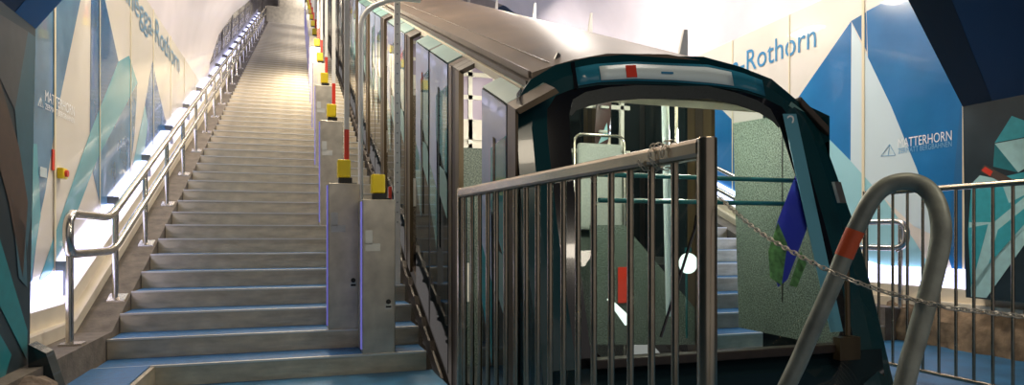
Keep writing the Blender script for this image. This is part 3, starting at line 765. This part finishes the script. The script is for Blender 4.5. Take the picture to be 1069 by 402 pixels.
# ------------------------------------------------------------------ foreground barriers
def barrier(name, A, B, ztop, zbot, spacing, label, rt=.019, post=.026, rb=.0085, firstgap=.14, squarepost=True, cover=False):
    A, B = Vector(A), Vector(B); d = (B - A); L = d.length; u = d.normalized()
    root = empty(name, A, label, 'barrier')
    b = MB()
    if squarepost:
        n = Vector((-u.y, u.x, 0))
        for z, r in ((ztop, rt),):
            p, q = A + UP * z, B + UP * z
            b.hexa([p + n * r - UP * r, p - n * r - UP * r, q - n * r - UP * r, q + n * r - UP * r, p + n * r + UP * r, p - n * r + UP * r, q - n * r + UP * r, q + n * r + UP * r])
        tr = b.build('top_rail', M['barrier'], root, bevel=.012)
    else:
        b.cyl(A + UP * ztop, B + UP * ztop, rt, 12); b.build('top_rail', M['barrier'], root, smooth=True)
    b = MB(); b.cyl(A + UP * zbot, B + UP * zbot, rt * .7, 10); b.build('bottom_rail', M['barrier'], root, smooth=True)
    for p in (A, B):
        b = MB(); b.cyl(p, p + UP * (ztop + rt), post, 20); b.build('post', M['barrier'], root, smooth=True, bevel=.003)
    s = firstgap
    while s < L - .03:
        p = A + u * s; b = MB(); b.cyl(p + UP * zbot, p + UP * ztop, rb, 10); b.build('bar', M['barrier'], root, smooth=True); s += spacing
    return root
k = 1.6
A = on_d(738, 155, k); A.z = 0
Bp = A + Vector((-.094, .9956, 0)) * 1.84
f1 = barrier('barrier_fence', A, Bp, .883 + .218, .09, .104, 'large brushed steel barrier of vertical bars in the foreground centre', post=.0245, rt=.025, rb=.0105, firstgap=.125)
A2 = Vector((3.56, 3.37, 0)); B2 = Vector((3.56, -.6, 0))
barrier('barrier_fence', A2, B2, 1.165, .075, .104, 'steel barrier of slim vertical bars on the right platform', post=.017, rt=.017, rb=.0085, firstgap=.104, squarepost=False)

# bent galvanised pipe with orange tape
def P(px, py, D): return on_d(px, py, D)
path = [P(655, 735, 1.40), P(740, 565, 1.35), P(822, 402, 1.30), P(845, 351, 1.285), P(868, 300, 1.27), P(881, 268, 1.262), P(897, 232, 1.25), P(911, 207, 1.24), P(926, 194, 1.23), P(945, 189.5, 1.215), P(963, 194, 1.20), P(976, 209, 1.18), P(982, 232, 1.16), P(981, 258, 1.15), P(970, 305, 1.14), P(957, 353, 1.13), P(944, 402, 1.12), P(902, 590, 1.10), P(860, 780, 1.08)]
# smooth the path
def catmull(pts, n=6):
    pts = [Vector(p) for p in pts]; out = []
    for i in range(len(pts) - 1):
        p0 = pts[max(i - 1, 0)]; p1 = pts[i]; p2 = pts[i + 1]; p3 = pts[min(i + 2, len(pts) - 1)]
        for k in range(n):
            t = k / n; out.append(.5 * ((2 * p1) + (-p0 + p2) * t + (2 * p0 - 5 * p1 + 4 * p2 - p3) * t * t + (-p0 + 3 * p1 - 3 * p2 + p3) * t ** 3))
    out.append(pts[-1]); return out
base = Vector(path[0]); base.z = 0
root = empty('pipe_hoop', base, 'thick bent galvanised pipe hoop with an orange tape band, in the right foreground', 'pipe hoop')
b = MB(); pth = catmull(path, 8); b.tube(pth, .0165, 16); b.build('bent_pipe', M['pipe'], root, smooth=True)
def proj(p): d = (p - CAM); return HOR - F_PX * d.z / d.dot(FW)
tp = [p for p in pth[:len(pth) // 2] if 240 < proj(p) < 272]; b = MB(); b.tube(tp, .0172, 16); b.build('tape_band', M['orange'], root, smooth=True)
# chain
cp = catmull([P(750, 205, 1.63), P(775, 228, 1.50), P(800, 247, 1.40), P(840, 270, 1.28), P(880, 289, 1.205), P(925, 305, 1.20), P(985, 320, 1.09), P(1030, 326, 1.10), P(1075, 331, 1.12), P(1110, 330, 1.14)], 10)
def resample(pts, step):
    out = [pts[0]]; acc = 0
    for a, c in zip(pts[:-1], pts[1:]):
        d = (c - a).length; t = step - acc
        while t <= d:
            out.append(a + (c - a) * (t / d)); t += step
        acc = (acc + d) % step
    return out
rs = resample(cp, .0138); b = MB()
for i in range(len(rs) - 1):
    a, c = rs[i], rs[i + 1]; t = (c - a).normalized(); m_ = (a + c) / 2
    s1 = t.cross(UP).normalized(); s2 = t.cross(s1).normalized(); w = (s1 + s2).normalized() if i % 2 else (s1 - s2).normalized()
    L_, W_ = .0100, .0042; ring = []
    for q in range(12):
        an = 2 * PI * q / 12; ring.append(m_ + t * (L_ * math.cos(an)) + w * (W_ * math.sin(an)))
    b.tube(ring, .0014, 6, closed=True)
tag(b.build('chain', M['chain'], smooth=True), 'thin steel link chain hanging from the barrier past the pipe hoop', 'chain')
b = MB()
A_top = A + UP * (.883 + .218); dirf = (Bp - A).normalized(); nf = Vector((-dirf.y, dirf.x, 0))
for s0 in (.13,):
    for q in range(28):
        an = 4 * PI * q / 28; cen = A_top + dirf * (s0 + .004 * q) + (nf * math.cos(an) + UP * math.sin(an)) * .036
        tt = (-nf * math.sin(an) + UP * math.cos(an)); ring = [cen + tt * (.0105 * math.cos(2 * PI * j / 8)) + (dirf if q % 2 else (nf * math.cos(an) + UP * math.sin(an))) * (.005 * math.sin(2 * PI * j / 8)) for j in range(8)]
        b.tube(ring, .0017, 5, closed=True)
tag(b.build('chain', M['chain'], smooth=True), 'short chain wrapped round the top rail of the large foreground barrier', 'chain')

# ------------------------------------------------------------------ small things
# wedge and rubble at the foot of the left portal
b = MB(); b.prism([(-1.19, 3.55, .129), (-1.06, 3.55, .129), (-1.12, 3.55, .34), (-1.19, 3.55, .385)], (0, .10, 0)); tag(b.build('metal_wedge', M['cardark']), 'dark metal wedge at the foot of the left portal column', 'wedge')
for i, (x, y, r, lab) in enumerate([(-1.10, 3.33, .10, 'larger brown stone beside the metal wedge'), (-1.10, 3.12, .085, 'lighter stone in the bottom left corner below the portal column')]):
    bm = bmesh.new(); bmesh.ops.create_icosphere(bm, subdivisions=3, radius=r)
    for v in bm.verts: v.co *= 1 + random.uniform(-.07, .07); v.co.z *= .8
    me = bpy.data.meshes.new('stone'); bm.to_mesh(me); bm.free(); me.materials.append(M['rubble'])
    o = bpy.data.objects.new('stone', me); C.objects.link(o); o.location = (x, y, RISE + .004 + r * .7); tag(o, lab, 'stone')
# emergency stop box on left wall
def wp(px, py, side, off): p = on_wall(px, py, side); p.x += off if side < 0 else -off; return p
a = wp(59, 181, -1, .02); root = empty('emergency_stop', a, 'small yellow emergency stop box with a red button on the left wall', 'switch box')
b = MB(); b.box(a.x - .005, a.x + .03, a.y - .045, a.y + .045, a.z - .035, a.z + .035); b.build('box', M['yellow'], root, bevel=.006)
b = MB(); b.cyl((a.x + .03, a.y + .0, a.z), (a.x + .045, a.y + .0, a.z), .022, 14); b.build('button', M['red'], root, smooth=True)
a = wp(52.5, 166, -1, .016); b = MB(); b.box(a.x - .003, a.x + .003, a.y - .02, a.y + .02, a.z - .07, a.z + .06); tag(b.build('notice', M['red']), 'narrow red notice above the emergency stop on the left wall', 'sign')
a = wp(42, 180, -1, .016); b = MB(); b.box(a.x - .003, a.x + .003, a.y - .06, a.y + .05, a.z - .03, a.z + .03); tag(b.build('notice', M['pale']), 'pale plate beside the emergency stop on the left wall', 'sign')
# wall fixture above the roof
a = wp(587, 2, 1, .03); b = MB(); b.box(a.x - .02, a.x + .02, a.y - .25, a.y + .25, a.z - .1, a.z + .12); tag(b.build('wall_lamp', M['lamp'], bevel=.005), 'bright rectangular lamp high on the right wall above the roof', 'lamp')
# steel box at the top of the stairs
b = MB(); a = on_y(290, 14, 28.5); c = on_y(318, 14, 28.5); b.box(a.x, c.x, 28.5, 29.4, nos(26.9) + .6, a.z + 1.8)
root = empty('steel_locker', ((a.x + c.x) / 2, 28.5, nos(26.9) + .6), 'grey steel locker at the top end of the stairs', 'locker'); b.build('body', M['steel'], root, bevel=.01)
b = MB(); b.box(a.x + .06, c.x - .06, 28.48, 28.5, nos(26.9) + .7, a.z + 1.7); b.build('door', M['cab'], root)

# ------------------------------------------------------------------ light
def area(name, loc, sx, sy, e, col, rot=(0, 0, 0)):
    l = bpy.data.lights.new(name, 'AREA'); l.shape = 'RECTANGLE'; l.size = sx; l.size_y = sy; l.energy = e; l.color = col
    o = bpy.data.objects.new(name, l); C.objects.link(o); o.location = loc; o.rotation_euler = rot; return o
WARM = (1, .85, .63)
def ceiling_lamp(x, y, z, e, col=None, where=''):
    if col is None: col = WARM if (x < 2 and y < 12) else (1, .90, .80)
    area('lamp_light', (x, y, z - .03), .35, 1.1, e, col, (math.atan(S) if y > 12 else 0, 0, 0))
for y, x, z in ((5.5, .1, 5.0), (8.5, .1, 5.1), (11.2, .1, 5.2)): ceiling_lamp(x, y, z, 105)
for y in (14, 17, 20, 23, 26): ceiling_lamp(.1, y, nos(y) + 3.0, 30)
for y in (5.0, 8.0, 11.0): ceiling_lamp(3.5, y, 5.1, 105)
area('portal_lamp', (1.2, 1.0, 3.15), 1.0, .3, 16, (1, .86, .66))
area('portal_lamp', (2.6, -.6, 3.15), 1.0, .3, 20, (1, .88, .72))
def point(name, loc, e, col, r=.08):
    l = bpy.data.lights.new(name, 'POINT'); l.energy = e; l.color = col; l.shadow_soft_size = r
    o = bpy.data.objects.new(name, l); C.objects.link(o); o.location = loc
for k in range(5):
    y = (YC[k] + YC[k + 1]) / 2 - .1
    for xl in (1.35, 2.2): point('car_light', (xl, y, -.02 + .745 * k + (1.5 if k == 0 else 1.85)), 16 if k == 0 else 18, (1, .92, .76))
w = bpy.data.worlds.new('World'); bpy.context.scene.world = w; w.use_nodes = True
w.node_tree.nodes['Background'].inputs['Color'].default_value = (.85, .78, .75, 1); w.node_tree.nodes['Background'].inputs['Strength'].default_value = .35

# ------------------------------------------------------------------ camera
cd = bpy.data.cameras.new('camera'); co = bpy.data.objects.new('camera', cd); C.objects.link(co)
cd.sensor_width = 36; cd.lens = F_PX / W_PX * 36; cd.clip_start = .05
cd.shift_y = (HOR - H_PX / 2) / W_PX; cd.shift_x = 0
co.location = CAM; co.rotation_euler = (PI / 2, 0, -YAW)
sc = bpy.context.scene; sc.camera = co
sc.view_settings.view_transform = 'Standard'; sc.view_settings.look = 'None'; sc.view_settings.gamma = 1; sc.view_settings.exposure = 0; sc.view_settings.use_curve_mapping = False
